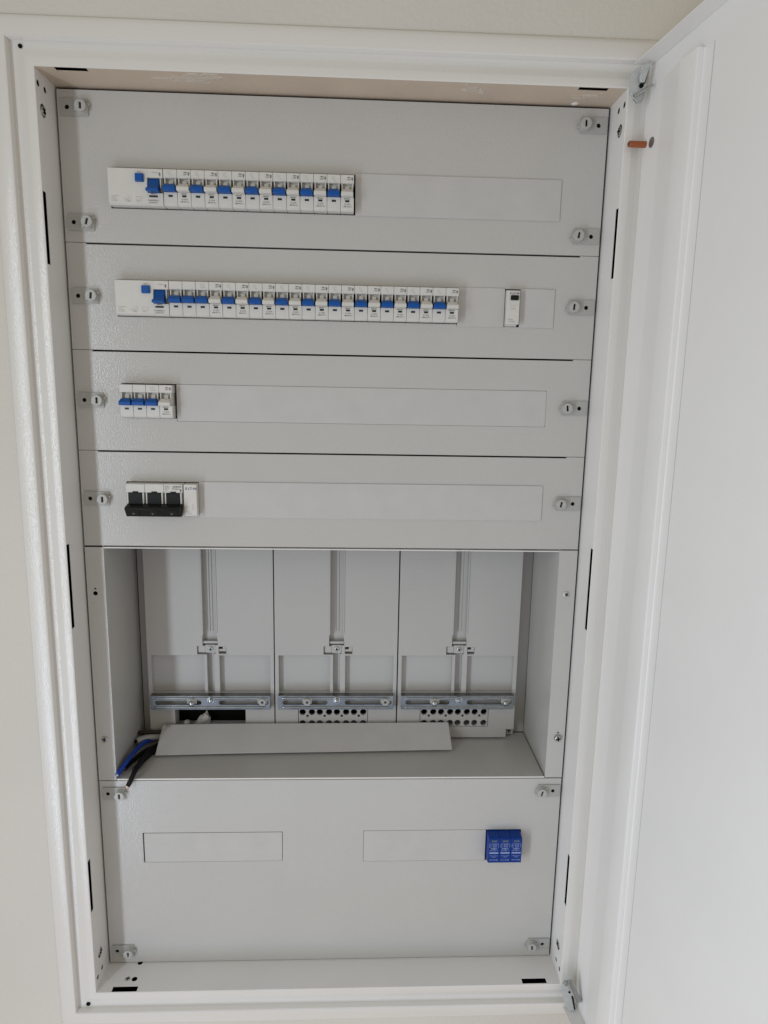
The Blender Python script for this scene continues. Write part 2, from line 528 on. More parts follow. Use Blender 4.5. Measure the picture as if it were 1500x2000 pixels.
# ------------------------------------------------------------------ meter boards
board_x = [(0.0500, 0.2768), (0.2786, 0.5010), (0.5030, 0.7235)]
board_lab = ["left grey plastic meter board, with the rectangular hole broken open below its rail",
             "middle grey plastic meter board between two others, with a perforated insert",
             "right grey plastic meter board, beside the lower corner screw"]
YF = 0.125
for bi, (bx0, bx1) in enumerate(board_x):
    t = thing("meter_board", board_lab[bi], "meter board", ((bx0 + bx1) / 2, YF, 0.3555), "meter boards in the open compartment")
    cx = (0.1630, 0.3905, 0.6145)[bi]
    zt = 0.80
    lo = 0.3575
    p0, p1 = bx0 + 0.0068, bx1 - 0.0068
    outline = [(bx0, lo), (bx1, lo), (bx1, zt), (bx0, zt)]
    if bi == 2:
        outline = [(bx0, lo), (bx1 - 0.0145, lo), (bx1 - 0.0145, lo + 0.0165), (bx1, lo + 0.0165), (bx1, zt), (bx0, zt)]
    ins = [(0.0957, 0.2240), (0.3204, 0.4492), (0.5458, 0.6744)][bi]
    insh = rect(ins[0], ins[1], 0.3790, 0.4175)
    chan = [(cx - 0.0062, 0.4470), (cx + 0.0062, 0.4470), (cx + 0.0062, 0.5200), (cx + 0.0062, 0.5225), (cx + 0.0088, 0.5225), (cx + 0.0088, 0.5390),
            (cx + 0.0135, 0.5390), (cx + 0.0135, 0.5460), (cx + 0.0115, 0.5620), (cx + 0.0115, zt - 0.004), (cx - 0.0115, zt - 0.004), (cx - 0.0115, 0.5620), (cx - 0.0135, 0.5560),
            (cx - 0.0135, 0.5370), (cx - 0.0235, 0.5370), (cx - 0.0235, 0.5215), (cx - 0.0062, 0.5215)]
    pl = rect(p0, cx - 0.0118, 0.4468, 0.5195)
    pr = rect(cx + 0.0158, p1, 0.4468, 0.5195)
    rslot = rect(cx + 0.0150, cx + 0.0285, 0.5225, 0.5360)
    mb = MB().plate(outline, [insh, chan, pl, pr, rslot], XZ, YF, YF + 0.012)
    bd = part("board", mb, GREYPL, t, bevel=0.0005, seg=1)
    mb = MB().plate([(u, v) for u, v in outline], [rect(ins[0] + .0002, ins[1] - .0002, 0.3792, 0.4173)], XZ, YF + 0.0121, YF + 0.027)
    part("backing", mb, GREYPL, t)
    # centre channel details
    mb = MB().box(cx - 0.0134, cx + 0.0134, YF + 0.0035, YF + 0.009, 0.5410, 0.5455)
    mb.box(cx - 0.0095, cx + 0.0086, YF + 0.0030, YF + 0.009, 0.5235, 0.5385)
    mb.box(cx - 0.0225, cx - 0.0098, YF + 0.0040, YF + 0.009, 0.5235, 0.5365)
    mb.box(cx + 0.0155, cx + 0.0280, YF + 0.0012, YF + 0.009, 0.5270, 0.5312)
    mb.box(cx + 0.0220, cx + 0.0280, YF + 0.0012, YF + 0.009, 0.5312, 0.5355)
    mb.box(cx - 0.0020, cx - 0.0012, YF + 0.0105, YF + 0.0123, 0.562, 0.79)
    mb.box(cx + 0.0030, cx + 0.0038, YF + 0.0108, YF + 0.0123, 0.562, 0.79)
    part("slide_catch", mb, GREYPL, t, bevel=0.0004)
    mb = MB().box(cx + 0.0165, cx + 0.0220, YF + 0.004, YF + 0.0089, 0.5314, 0.5352)
    part("catch_recess", mb, DARK, t)
    screw(t, (cx + 0.0, YF + 0.0020, 0.5312), (0, -1, 0), 0.0046, 0.5 + bi * .4, ZINCPALE, 0.0018)
    # raised edge ribs of the channel
    mb = MB().box(cx - 0.0138, cx - 0.0118, YF - 0.0012, YF + 0.001, 0.5630, 0.795)
    mb.box(cx + 0.0118, cx + 0.0138, YF - 0.0012, YF + 0.001, 0.5630, 0.795)
    part("channel_rib", mb, GREYPL, t, bevel=0.0004)
    # moulded marks
    if bi > 0:
        mb = MB()
        for (a0, a1, b0, b1) in ((-.095, -.040, .645, .700), (-.086, -.049, .652, .666), (-.086, -.049, .672, .684)):
            for q in ((a0, b0, a1, b0), (a1, b0, a1, b1), (a1, b1, a0, b1), (a0, b1, a0, b0)):
                d = 0.0003
                mb.box(cx + min(q[0], q[2]) - d, cx + max(q[0], q[2]) + d, YF - 0.00012, YF + .0002, min(q[1], q[3]) - d, max(q[1], q[3]) + d)
        part("moulded_mark", mb, GREYPL, t)
    for dx, dz in ((-.075, .700), (-.020, .650), (.060, .672)):
        part("moulding_pip", MB().dome((cx + dx, YF, dz), 0.0013, 0.0006, (0, -1, 0), 8, 1), GREYPL, t)
    # zinc rail across the board
    r0, r1 = p0 - 0.0004, p1 + 0.0006
    zr0, zr1 = 0.4205, 0.4472
    rails = MB().plate(rect(r0, r1, zr0, zr1), [rrect(r0 + 0.008, cx - 0.016, 0.4302, 0.4382, 0.0038), rrect(cx + 0.016, r1 - 0.003, 0.4302, 0.4382, 0.0038)], XZ, YF - 0.0125, YF - 0.0110)
    rail = part("rail", rails, RAILZ_SHADED, t, bevel=0.0003)
    for zz in (0.4252, 0.4428):
        mb = MB().tube([(r0 + 0.010, YF - 0.0122, zz), (r0 + 0.05, YF - 0.0122, zz), ((r0 + r1) / 2, YF - 0.0122, zz), (r1 - 0.05, YF - 0.0122, zz), (r1 - 0.010, YF - 0.0122, zz)], 0.0019, 10, 3)
        mb.dome((r0 + 0.010, YF - 0.0122, zz), 0.0019, 0.0035, (-1, 0, 0), 10, 3)
        mb.dome((r1 - 0.010, YF - 0.0122, zz), 0.0019, 0.0035, (1, 0, 0), 10, 3)
        part("bead", mb, ZINC, rail, smooth=60)  # lighter zinc than the rail, a highlight put into the colour
    mb = MB().box(r0, r1, YF - 0.0112, YF - 0.0005, zr1 - 0.0012, zr1)
    mb.box(r0, r1, YF - 0.0112, YF - 0.0005, zr0, zr0 + 0.0012)
    part("flange", mb, RAILZ_SHADED, rail)
    # centre bolt with washer
    mb = MB().cyl((cx + 0.001, YF - 0.0127, 0.4392), (cx + 0.001, YF - 0.0140, 0.4392), 0.0066, n=18)
    part("washer", mb, ZINC, rail, bevel=0.0003)
    mb = MB().cyl((cx + 0.001, YF - 0.0140, 0.4392), (cx + 0.001, YF - 0.0172, 0.4392), 0.0050, 0.0048, 6)
    mb.dome((cx + 0.001, YF - 0.0172, 0.4392), 0.0042, 0.0015, (0, -1, 0), 14, 2)
    part("bolt", mb, ZINC, rail, bevel=0.0003)
    # sliding nuts
    for sx, has in zip([(0.1305, 0.2570), (0.3380, 0.4800), (0.5705, 0.7020)][bi], [(1, 0), (0, 0), (1, 1)][bi]):
        mb = MB().plate(rrect(sx - 0.0085, sx + 0.0085, 0.4335, 0.4425, 0.001), [], XZ, YF - 0.0150, YF - 0.0126)
        nut = part("slide_nut", mb, LOCKPL, t, bevel=0.0005)
        mb = MB().plate(circ(sx, 0.4365, 0.0066, 18), [circ(sx, 0.4365, 0.0026, 12)], XZ, YF - 0.0175, YF - 0.0130)
        part("collar", mb, LOCKPL, nut, bevel=0.0004)
        mb = MB()
        if has:
            screw_head(mb, (sx, YF - 0.0176, 0.4350), (0, -1, 0), 0.0052, 0.0035)
            part("nut_screw", mb, ZINC, nut, smooth=50)
        else:
            mb.cyl((sx, YF - 0.0165, 0.4365), (sx, YF - 0.0130, 0.4365), 0.0026, n=12)
            part("threaded_hole", mb, INK, nut)
    # perforated insert
    if bi:
        x = ins[0] + 0.0080
        hs = []
        xs = []
        for k in range(8):
            xs.append(x)
            x += 0.0171 if k % 2 == 0 else 0.0145
        for zz in (0.4085, 0.3866):
            hs += [circ(xx, zz, 0.0060, 18) for xx in xs]
        for k in range(4):
            hs.append(circ(xs[2 * k] + 0.0090, 0.4010, 0.0026, 10))
        mb = MB().plate(rect(ins[0] + 0.0010, ins[1] - 0.0010, 0.3798, 0.4168), hs, XZ, YF + 0.0012, YF + 0.0060)
        part("perforated_insert", mb, GREYPL, t)
    if bi == 2:
        mb = MB().plate(rect(0.7105, 0.7255, 0.3555, 0.3735), [], XZ, 0.1400, 0.1420)
        tab = part("fixing_tab", mb, GREYPL, t)
        screw(t, (0.7180, 0.1400, 0.3645), (0, -1, 0), 0.0050, 0.4, ZINCPALE, 0.002)

# ------------------------------------------------------------------ cover panels
LOCK_W, LOCK_H = 0.0375, 0.0222


def lock(panel, cxk, cz, side, rot):
    """quarter-turn lock: plate with pin hole, knob with key slot; side -1 left edge, +1 right edge"""
    xa, xb = (0.0065, 0.0440) if side < 0 else (0.7378, 0.7768)
    xh = 0.0152 if side < 0 else 0.7645
    xk = 0.0362 if side < 0 else 0.7440
    mb = MB().plate(rrect(xa, xb, cz - LOCK_H / 2, cz + LOCK_H / 2, 0.0018), [circ(xh, cz, 0.0031, 14), circ(xk, cz, 0.0052, 18)], XZ, -0.0022, 0.0002)
    pl = part("lock", mb, LOCKPL, panel, bevel=0.0004)
    mb = MB().cyl((xh, -0.0008, cz), (xh, 0.0001, cz), 0.0031, n=14)
    mb.cyl((xk, -0.0008, cz), (xk, 0.0001, cz), 0.0052, n=18)
    part("pin_hole", mb, DARK, pl)
    key = []
    L, Wd = 0.0044, 0.0016
    c, s = math.cos(rot), math.sin(rot)
    for u, v in ((-Wd, -L), (Wd, -L), (Wd, L), (-Wd, L)):
        key.append((xk + u * c - v * s, cz + u * s + v * c))
    mb = MB().plate(circ(xk, cz, 0.0078, 24), [key], XZ, -0.0110, -0.0030)
    mb.cyl((xk, -0.0032, cz), (xk, -0.0024, cz), 0.0050, n=16)
    kn = part("knob", mb, KNOB, pl, bevel=0.0006)
    mb = MB().cyl((xk, -0.0066, cz), (xk, -0.0056, cz), 0.0046, n=14)
    part("key_slot", mb, DARK, pl)
    mb = MB().plate(circ(xk, cz, 0.0090, 24), [], XZ, -0.0045, -0.0022)
    for a in (rot + 1.2, rot + 1.2 + math.pi):
        ex, ez = xk + 0.0090 * math.sin(a), cz + 0.0090 * math.cos(a)
        mb.box(ex - 0.0024, ex + 0.0024, -0.0052, -0.0022, ez - 0.0016, ez + 0.0016)
    part("knob_collar", mb, KNOB, pl, bevel=0.0004)
    return pl


def stepped(x0, x1, z0, z1, xs, zs):
    return [(x0, zs), (xs, zs), (xs, z0), (x1, z0), (x1, z1), (x0, z1)]


ROWC = [1.2737, 1.1215, 0.9727, 0.8255, 0.2240]
panels = [
    (1.1990, 1.4006, [rect(0.0685, 0.7150, 1.2462, 1.3012)], [1.3765, 1.2256], "topmost and tallest-slotted grey steel cover panel, above the other device rows", 0),
    (1.0486, 1.1990, [stepped(0.0703, 0.7148, 1.0944, 1.1490, 0.5706, 1.0969)], [1.1245], "second grey cover panel from the top, around the longest breaker row", 0),
    (0.8999, 1.0486, [stepped(0.0703, 0.7130, 0.9455, 1.0005, 0.1508, 0.9496)], [0.9748], "third grey steel cover panel from the top, with only four breaker modules in it", 0),
    (0.7512, 0.8999, [stepped(0.0703, 0.7145, 0.7985, 0.8526, 0.1803, 0.8021)], [0.8257], "fourth grey steel cover panel, just above the open meter compartment, holding the black switch", 0),
    (0.0012, 0.3503, [rect(0.0680, 0.3035, 0.1972, 0.2530), rect(0.4415, 0.7140, 0.1945, 0.2535)], [0.3275, 0.0260], "lowest grey steel cover panel, below the meter compartment, holding the blue arrester", 0),
]
GAPX0, GAPX1 = 0.0300, 0.7510
lockrot = {0: [(0.0, 0.0), (-0.28, -0.15)], 1: [(-0.12, -0.1)], 2: [(0.0, 0.1)], 3: [(0.0, -0.2)], 4: [(0.05, -0.25), (0.05, 0.1)]}
P = []
for i, (za, zb, holes, lz, lab, _) in enumerate(panels):
    t = thing("cover_panel", lab, "cover panel", (0.39, 0.0, za), "grey cover panels of the cabinet")
    g = 0.0019 if i in (1, 2, 3) else 0.0
    top = zb - 0.0005
    out = [(0.0012, za), (0.7788, za), (0.7788, top), (GAPX1, top), (GAPX1, top - g), (GAPX0, top - g), (GAPX0, top), (0.0012, top)]
    if g == 0:
        out = [(0.0012, za), (0.7788, za), (0.7788, top), (0.0012, top)]
    mb = MB().plate(out, holes, XZ, 0.0, 0.0100)
    part("cover_plate", mb, GREY, t, bevel=0.0006)
    for k, z in enumerate(lz):
        lock(t, 0, z, -1, lockrot[i][k][0])
        lock(t, 0, z, 1, lockrot[i][k][1])
    P.append(t)

# ------------------------------------------------------------------ blanking strips
def strip(x0, x1, z0, z1, y, lab, back=-0.0002, group="blanking strips filling the panel slots"):
    t = thing("blanking_strip", lab, "blanking strip", ((x0 + x1) / 2, 0, z0), group)
    mb = MB().plate(rrect(x0, x1, z0, z1, 0.0014, 3), [], XZ, y, back)
    part("strip_face", mb, STRIP, t, bevel=0.0005)
    return t


strip(0.4166, 0.7160, 1.2453, 1.3021, -0.0019, "long grey blanking strip right of the breakers in the top row")
strip(0.5708, 0.6408, 1.0936, 1.1496, -0.0015, "short grey blanking strip between the last breaker and the small black-buttoned switch")
strip(0.6640, 0.7158, 1.0936, 1.1496, -0.0018, "shortest grey blanking strip, right of the small black-buttoned switch")
strip(0.1513, 0.7127, 0.94575, 1.0002, -0.0006, "longest grey blanking strip, right of the lone four-module breaker", 0.006)
strip(0.1805, 0.7154, 0.7978, 0.8534, -0.0017, "long grey blanking strip right of the white module beside the black switch")
strip(0.0700, 0.3026, 0.1972, 0.2517, 0.0008, "separate grey blanking strip alone at the left of the lowest panel", 0.006)
strip(0.4419, 0.6530, 0.19475, 0.2529, 0.0003, "grey blanking strip left of the blue surge arrester", 0.006)

# loose strip leaning in the compartment
t = thing("blanking_strip", "loose grey blanking strip leaning askew on the compartment shelf over the cable ends", "blanking strip", (0.34, 0.09, 0.354))
bl, br_, tr, tl = Vector((0.0756, 0.0628, 0.3600)), Vector((0.6010, 0.0776, 0.3600)), Vector((0.5985, 0.1180, 0.3917)), Vector((0.0749, 0.1180, 0.3888))
nrm = (br_ - bl).cross(tl - bl).normalized()
if nrm.y > 0:
    nrm = -nrm
vs, fs = [], []
NX, NY = 24, 4
for side in (0, 1):
    for j in range(NY + 1):
        for i in range(NX + 1):
            a, b = i / NX, j / NY
            p = bl.lerp(br_, a).lerp(tl.lerp(tr, a), b)
            bow = 0.0014 * math.sin(math.pi * a) + 0.0006 * math.sin(2.5 * math.pi * a)
            vs.append(p + nrm * (bow - side * 0.0022))
row = NX + 1
half = row * (NY + 1)
for j in range(NY):
    for i in range(NX):
        a = j * row + i
        fs.append((a, a + 1, a + row + 1, a + row))
        fs.append((a + half, a + row + half, a + row + 1 + half, a + 1 + half))
for i in range(NX):
    fs.append((i, i + half, i + 1 + half, i + 1))
    a = NY * row + i
    fs.append((a, a + 1, a + 1 + half, a + half))
for j in range(NY):
    a = j * row
    fs.append((a, a + row, a + row + half, a + half))
    a = j * row + NX
    fs.append((a, a + half, a + row + half, a + row))
mb = MB().add(vs, fs)
part("strip_face", mb, STRIP, t, bevel=0.0005)
mb = MB()
dn = (bl - tl).normalized()
for e0, e1 in ((bl, br_),):
    u = (e1 - e0)
    a0, a1 = e0 + u * 0.08 - nrm * 0.0022 - dn * .004, e0 + u * 0.92 - nrm * 0.0022 - dn * .004
    q = -nrm * 0.004
    mb.add([a0, a1, a1 - dn * .003, a0 - dn * .003, a0 + q, a1 + q, a1 - dn * .003 + q, a0 - dn * .003 + q],
           [(0, 1, 2, 3), (4, 7, 6, 5), (0, 4, 5, 1), (1, 5, 6, 2), (2, 6, 7, 3), (3, 7, 4, 0)])
part("clip_rib", mb, STRIP, t)
mb = MB()
for du, dv, r in ((0.018, 0.955, .0030), (0.026, 0.94, .0018), (0.045, 0.965, .0012)):
    p = bl.lerp(br_, du).lerp(tl.lerp(tr, du), dv) + nrm * (0.0003)
    mb.cyl(p - nrm * .0002, p + nrm * .0003, r, r * .8, 8)
part("chipped_corner", mb, FAINT, t)

# ------------------------------------------------------------------ circuit breakers
PITCH = 0.0191
FY = -0.0160            # front face of the devices
HH = 0.0243             # half height


def module_body(x0, zc):
    """housing of one pole: shoulders, recessed lever bay with rails"""
    g = 0.00022
    a, b = x0 + g, x0 + PITCH - g
    mb = MB()
    mb.prism_x([(FY, zc - 0.0060), (FY, zc - 0.0220), (FY + 0.0030, zc - HH), (0.010, zc - HH), (0.010, zc - 0.0060)], a, b)
    mb.prism_x([(FY, zc + HH - 0.0005), (FY, zc + 0.0132), (FY + 0.0010, zc + 0.0126), (0.010, zc + 0.0126), (0.010, zc + HH), (FY + 0.0005, zc + HH)], a, b)
    mb.box(a + 0.0013, b - 0.0013, FY + 0.0075, 0.010, zc - 0.0060, zc + 0.0126)
    for xa in (a + 0.0012, b - 0.0028):
        mb.prism_x([(FY + 0.0004, zc + 0.0126), (FY + 0.0002, zc + 0.0060), (FY + 0.0022, zc - 0.0015), (FY + 0.0076, zc - 0.0040), (FY + 0.0076, zc + 0.0126)], xa, xa + 0.0016)
    cx = (a + b) / 2
    mb.prism_x([(FY + 0.0045, zc + 0.0100), (FY + 0.0030, zc + 0.0040), (FY + 0.0040, zc - 0.0030), (FY + 0.0078, zc - 0.0030), (FY + 0.0078, zc + 0.0100)], cx - 0.0030, cx + 0.0030)
    return mb


def lever(x0, zc, wide=PITCH, protr=0.0105):
    g = 0.0009
    a, b = x0 + g, x0 + wide - g
    top = [(FY - 0.0000, zc + 0.0045), (FY - protr * .45, zc + 0.0040), (FY - protr, zc - 0.0008), (FY - protr, zc - 0.0052), (FY - protr * .80, zc - 0.0060), (FY + 0.0050, zc - 0.0057), (FY + 0.0050, zc + 0.0020)]
    n = len(top)
    mb = MB()
    ins = [0.0022, 0.0022, 0.0, 0.0, 0.0, 0.0, 0.0]
    vs = [(a + ins[i], y, z) for i, (y, z) in enumerate(top)] + [(b - ins[i], y, z) for i, (y, z) in enumerate(top)]
    fs = [tuple(range(n)), tuple(range(2 * n - 1, n - 1, -1))] + [(i, i + n, (i + 1) % n + n, (i + 1) % n) for i in range(n)]
    return mb.add(vs, fs)


def neutral_print(x, zc, wide):
    mb = MB()
    y = FY - 0.00012
    for k in range(wide):
        xx = x - k * 0.0026 + 0.0005
        mb.line(xx, zc + 0.0222, xx, zc + 0.0202, y, 0.00028)
        mb.line(xx, zc + 0.0182, xx - 0.0015, zc + 0.0204, y, 0.00028)
        mb.line(xx, zc + 0.0182, xx, zc + 0.0164, y, 0.00028)
        mb.line(xx - 0.0007, zc + 0.0164, xx + 0.0014, zc + 0.0164, y, 0.00028)
        mb.line(xx + 0.0014, zc + 0.0164, xx + 0.0014, zc + 0.0148, y, 0.00028)
    if wide == 1:
        mb.line(x - 0.0026, zc + 0.0222, x - 0.0026, zc + 0.0195, y, 0.0003)
        mb.line(x - 0.0026, zc + 0.0195, x - 0.0014, zc + 0.0172, y, 0.0003)
    return mb


def live_print(x, zc):
    mb = MB()
    y = FY - 0.00012
    text(mb, "BMS6", x + 0.0024, y, zc + 0.0196, 0.0026, 0.80, bold=0.012)
    text(mb, "~230V", x + 0.0016, y, zc + 0.0168, 0.0026, 0.85, bold=0.012)
    bolt_logo(mb, x + 0.0068, y, zc + 0.0188, 0.0046)
    text(mb, "AMPARO", x - 0.0002, y, zc - 0.0087, 0.0022, 1.0, bold=0.02)
    text(mb, "B 13/1N", x + 0.0004, y, zc - 0.0163, 0.0032, 0.75, bold=0.004)
    text(mb, "BM618513-S", x + 0.0006, y, zc - 0.0191, 0.0023, 0.98, bold=0.008)
    return mb


def breaker_module(parent, x0, zc, kind, wide=0):
    """kind 'n' blue lever pole, 'l' ivory lever pole with lettering"""
    cx = x0 + PITCH / 2
    b = part("breaker_module", module_body(x0, zc), BODY, parent, bevel=0.0003, seg=1)
    part("lever", lever(x0, zc), BLUE if kind == 'n' else BEIGE, b, bevel=0.0006)
    mb = MB().box(cx - 0.0029, cx + 0.0031, FY - 0.0002, FY + 0.0010, zc - 0.0124, zc - 0.0096)
    part("indicator_window", mb, WINDOW, b)
    if kind == 'l':
        part("lettering", live_print(cx, zc), INK, b, flat=True)
    elif wide:
        part("circuit_diagram", neutral_print(cx + (0.0028 if wide > 1 else 0), zc, wide), FAINT, b, flat=True)
    return b


def breaker(name, label, x0, zc, kinds, group=None, wide=1):
    t = thing(name, label, "circuit breaker", (x0, 0, zc - HH), group)
    n = len(kinds)
    for k, kd in enumerate(kinds):
        w_ = 0
        if kd == 'n':
            w_ = 1 if n == 2 else (3 if k == 2 else 0)
        breaker_module(t, x0 + k * PITCH, zc, kd, w_)
    return t


ORD = ["first", "second", "third", "fourth", "fifth", "sixth", "seventh", "eighth", "ninth"]
ROW1X, ROW2X, ROW3X = 0.0705, 0.0728, 0.0722
ZR1, ZR2, ZR3, ZR4 = 1.2720, 1.1222, 0.9747, 0.8270
G1, G2 = "two-module breakers in the top row", "two-module breakers in the second row"
proto = breaker("circuit_breaker", "two-module breaker touching the residual current device in the top row, blue and ivory levers", ROW1X + 4 * PITCH + 0.0004, ZR1, "nl", G1)
base = proto.location.copy()
for k in range(1, 7):
    o = copy_tree(proto)
    o.location = base + Vector((k * 2 * PITCH, 0, 0))
    o['label'] = ("last two-module breaker with blue and ivory levers in the top row, against the blanking strip" if k == 6 else
                  "%s two-module blue and ivory lever breaker right of the residual current device, top row" % ORD[k])
row2b = ROW2X + 8 * PITCH + 0.0004
for k in range(9):
    o = copy_tree(proto)
    o.location = Vector((row2b + k * 2 * PITCH, 0, ZR2 - HH))
    o['group'] = G2
    o['label'] = ("two-module breaker next to the four-module one in the second row, blue and ivory levers" if k == 0 else
                  "last two-module breaker of the second row, beside the short blanking strip" if k == 8 else
                  "%s two-module blue and ivory lever breaker right of the four-module one, second row" % ORD[k])
G4 = "four-module breakers"
breaker("four_pole_breaker", "four-module breaker with three blue levers and one ivory, in the second row", ROW2X + 4 * PITCH + 0.0003, ZR2, "nnnl", G4)
breaker("four_pole_breaker", "lone four-module breaker with three blue levers and one ivory, in the otherwise blank third row", ROW3X, ZR3, "nnnl", G4)


# ------------------------------------------------------------------ residual current devices
def rcd(label, x0, zc):
    W = 4 * PITCH
    top = zc + HH
    t = thing("residual_current_device", label, "residual current device", (x0, 0, zc - HH), "wide residual current devices with test buttons")
    mb = MB()
    lx0, lx1 = x0 + 0.0548, x0 + 0.0720
    prof_full = [(FY, zc - 0.0220), (FY + 0.0030, zc - HH), (0.010, zc - HH), (0.010, zc + HH), (FY + 0.0006, zc + HH), (FY, zc + HH - .0006)]
    mb.prism_x(prof_full, x0 + .0003, lx0)
    mb.prism_x([(FY, zc - 0.0078), (FY, zc - 0.0220), (FY + 0.0030, zc - HH), (0.010, zc - HH), (0.010, zc - 0.0078)], lx0, x0 + W - .0003)
    mb.prism_x([(FY, zc + 0.0122), (0.010, zc + 0.0122), (0.010, zc + HH), (FY + 0.0006, zc + HH), (FY, zc + HH - .0006)], lx0, x0 + W - .0003)
    mb.box(lx0, x0 + W - .0016, FY + 0.007, 0.010, zc - 0.0078, zc + 0.0122)
    mb.box(lx1 + 0.0003, lx1 + 0.0018, FY - 0.0008, FY + 0.0072, zc - 0.0010, zc + 0.0122)
    mb.box(lx0 - 0.0012, lx0 - 0.0001, FY - 0.0010, FY + 0.002, zc - 0.0010, zc + 0.0122)
    body = part("housing", mb, BODY, t, bevel=0.0003, seg=1)
    pr = [(FY + 0.0030, zc + 0.0116), (FY - 0.0020, zc + 0.0050), (FY - 0.0055, zc - 0.0005), (FY - 0.0120, zc - 0.0045), (FY - 0.0118, zc - 0.0076), (FY + 0.0060, zc - 0.0074), (FY + 0.0060, zc + 0.0116)]
    n = len(pr)
    ins = [0.0012, 0.0012, 0.0010, 0.0, 0.0, 0.0005, 0.0012]
    vs = [(lx0 + ins[i], y, z) for i, (y, z) in enumerate(pr)] + [(lx1 - ins[i], y, z) for i, (y, z) in enumerate(pr)]
    fs = [tuple(range(n)), tuple(range(2 * n - 1, n - 1, -1))] + [(i, i + n, (i + 1) % n + n, (i + 1) % n) for i in range(n)]
    part("lever", MB().add(vs, fs), BLUE, t, bevel=0.0006)
    bx0, bx1, bz1, bz0 = x0 + 0.0382, x0 + 0.0502, top - 0.0070, top - 0.0183
    mb = MB()
    v4 = [(bx0, FY, bz0), (bx1, FY, bz0), (bx1, FY, bz1), (bx0, FY, bz1)]
    d = 0.0007
    v5 = [(bx0 + d, FY - 0.0045, bz0 + d), (bx1 - d, FY - 0.0045, bz0 + d), (bx1 - d, FY - 0.0045, bz1 - d), (bx0 + d, FY - 0.0045, bz1 - d)]
    mb.add(v4 + v5, [(3, 2, 1, 0), (4, 5, 6, 7), (0, 1, 5, 4), (1, 2, 6, 5), (2, 3, 7, 6), (3, 0, 4, 7)])
    part("test_button", mb, BLUE, t, bevel=0.0006)
    mb = MB().box(x0 + 0.0567, x0 + 0.0687, FY - 0.0002, FY + 0.001, top - 0.0378, top - 0.0352)
    part("indicator_window", mb, WINDOW, t)
    y = FY - 0.00012
    mb = MB()
    text(mb, "FI-40/4/003-A", x0 + 0.0625, y, top - 0.0429, 0.0030, 0.88, bold=0.004)
    text(mb, "BC004103-S", x0 + 0.0627, y, top - 0.0458, 0.0025, 0.98, bold=0.006)
    text(mb, "AMPARO", x0 + 0.0630, y, top - 0.0340, 0.0020, 1.0, bold=0.02)
    bolt_logo(mb, x0 + 0.0722, y, top - 0.0072, 0.0044)
    part("lettering", mb, INK, t, flat=True)
    mb = MB()
    text(mb, "TEST", x0 + 0.0442, y, top - 0.0060, 0.0026, 1.0, bold=0.006)
    text(mb, "SCHRACK", x0 + 0.0703, y, top - 0.0060, 0.0020, .95, align='RIGHT', bold=0.012)
    for k, s in enumerate(("Un=230/400V~", "In=40A", "Idn=0,03A", "Inc=10000A")):
        text(mb, s, x0 + 0.0042, y, top - 0.0378 - k * 0.0021, 0.0018, 1.0, align='LEFT')
    for k, s in enumerate(("1 3 5 N", "2 4 6 N", "TEST")):
        text(mb, s, x0 + 0.0290, y, top - 0.0380 - k * 0.0032, 0.0022, 1.0)
    for k in range(3):
        xx = x0 + 0.0225 + k * .0022
        mb.line(xx, top - 0.0390 - k * .0010, xx - 0.0012, top - 0.0415, y, 0.0003)
        mb.line(xx, top - 0.0415, xx + 0.003, top - 0.0445, y, 0.0003)
    for q in ((.0385, .0375, .0480, .0375), (.0385, .0375, .0385, .0430), (.0385, .0430, .0425, .0445), (.0425, .0400, .0480, .0400), (.0410, .0425, .0410, .0440)):
        mb.line(x0 + q[0], top - q[1], x0 + q[2], top - q[3], y, 0.00032)
    text(mb, "min/mon", x0 + 0.0430, y, top - 0.0430, 0.0020, 1.0)
    part("fine_print", mb, FAINT, t, flat=True)
    return t


rcd("white residual current device with blue test button, left end of top row", ROW1X, ZR1)
rcd("white residual current device with blue test button, left end of second row", ROW2X, ZR2)

# ------------------------------------------------------------------ fuse switch (black handles)
fx, fzc, FW = 0.0742, ZR4, 0.0283
ftop = fzc + HH
t = thing("fuse_switch", "three-pole white fuse switch with a joined black handle, left end of the fourth row", "fuse switch", (fx, 0, fzc - HH))
for k in range(3):
    a, b = fx + k * FW + .0002, fx + (k + 1) * FW - .0002
    mb = MB()
    mb.prism_x([(FY, ftop - 0.0006), (FY, ftop - 0.0132), (0.010, ftop - 0.0132), (0.010, ftop), (FY + .0006, ftop)], a, b)
    mb.box(a + .0020, b - .0020, FY + 0.006, 0.010, fzc - HH, ftop - 0.0133)
    mb.box(a, b, FY + 0.012, 0.010, fzc - HH, ftop - 0.0133)
    for xa in (a + .0012, b - .0036):
        mb.box(xa, xa + 0.0022, FY - 0.0006, FY + 0.008, fzc - 0.008, ftop - 0.0132)
    pole = part("pole_housing", mb, BODY, t, bevel=0.0004, seg=1)
    mb = MB()
    mb.prism_x([(FY - 0.001, ftop - 0.0136), (FY - 0.0015, fzc - 0.0080), (FY + 0.0062, fzc - 0.0080), (FY + 0.0062, ftop - 0.0136)], a + 0.0036, b - 0.0037)
    mb.box((a + b) / 2 - 0.0042, (a + b) / 2 + 0.0042, FY - 0.0012, FY + 0.004, ftop - 0.0137, ftop - 0.0114)
    part("fuse_drawer", mb, BLACKPL, pole, bevel=0.0005)
mb = MB()
hp = [(FY - 0.001, fzc - 0.0058), (FY - 0.0150, fzc - 0.0090), (FY - 0.0168, fzc - 0.0115), (FY - 0.0080, fzc - 0.0245), (FY + 0.0020, fzc - 0.0250), (FY + 0.0040, fzc - 0.0058)]
mb.prism_x(hp, fx + 0.0018, fx + 3 * FW - 0.0012)
hnd = part("handle", mb, BLACKPL, t, bevel=0.0008)
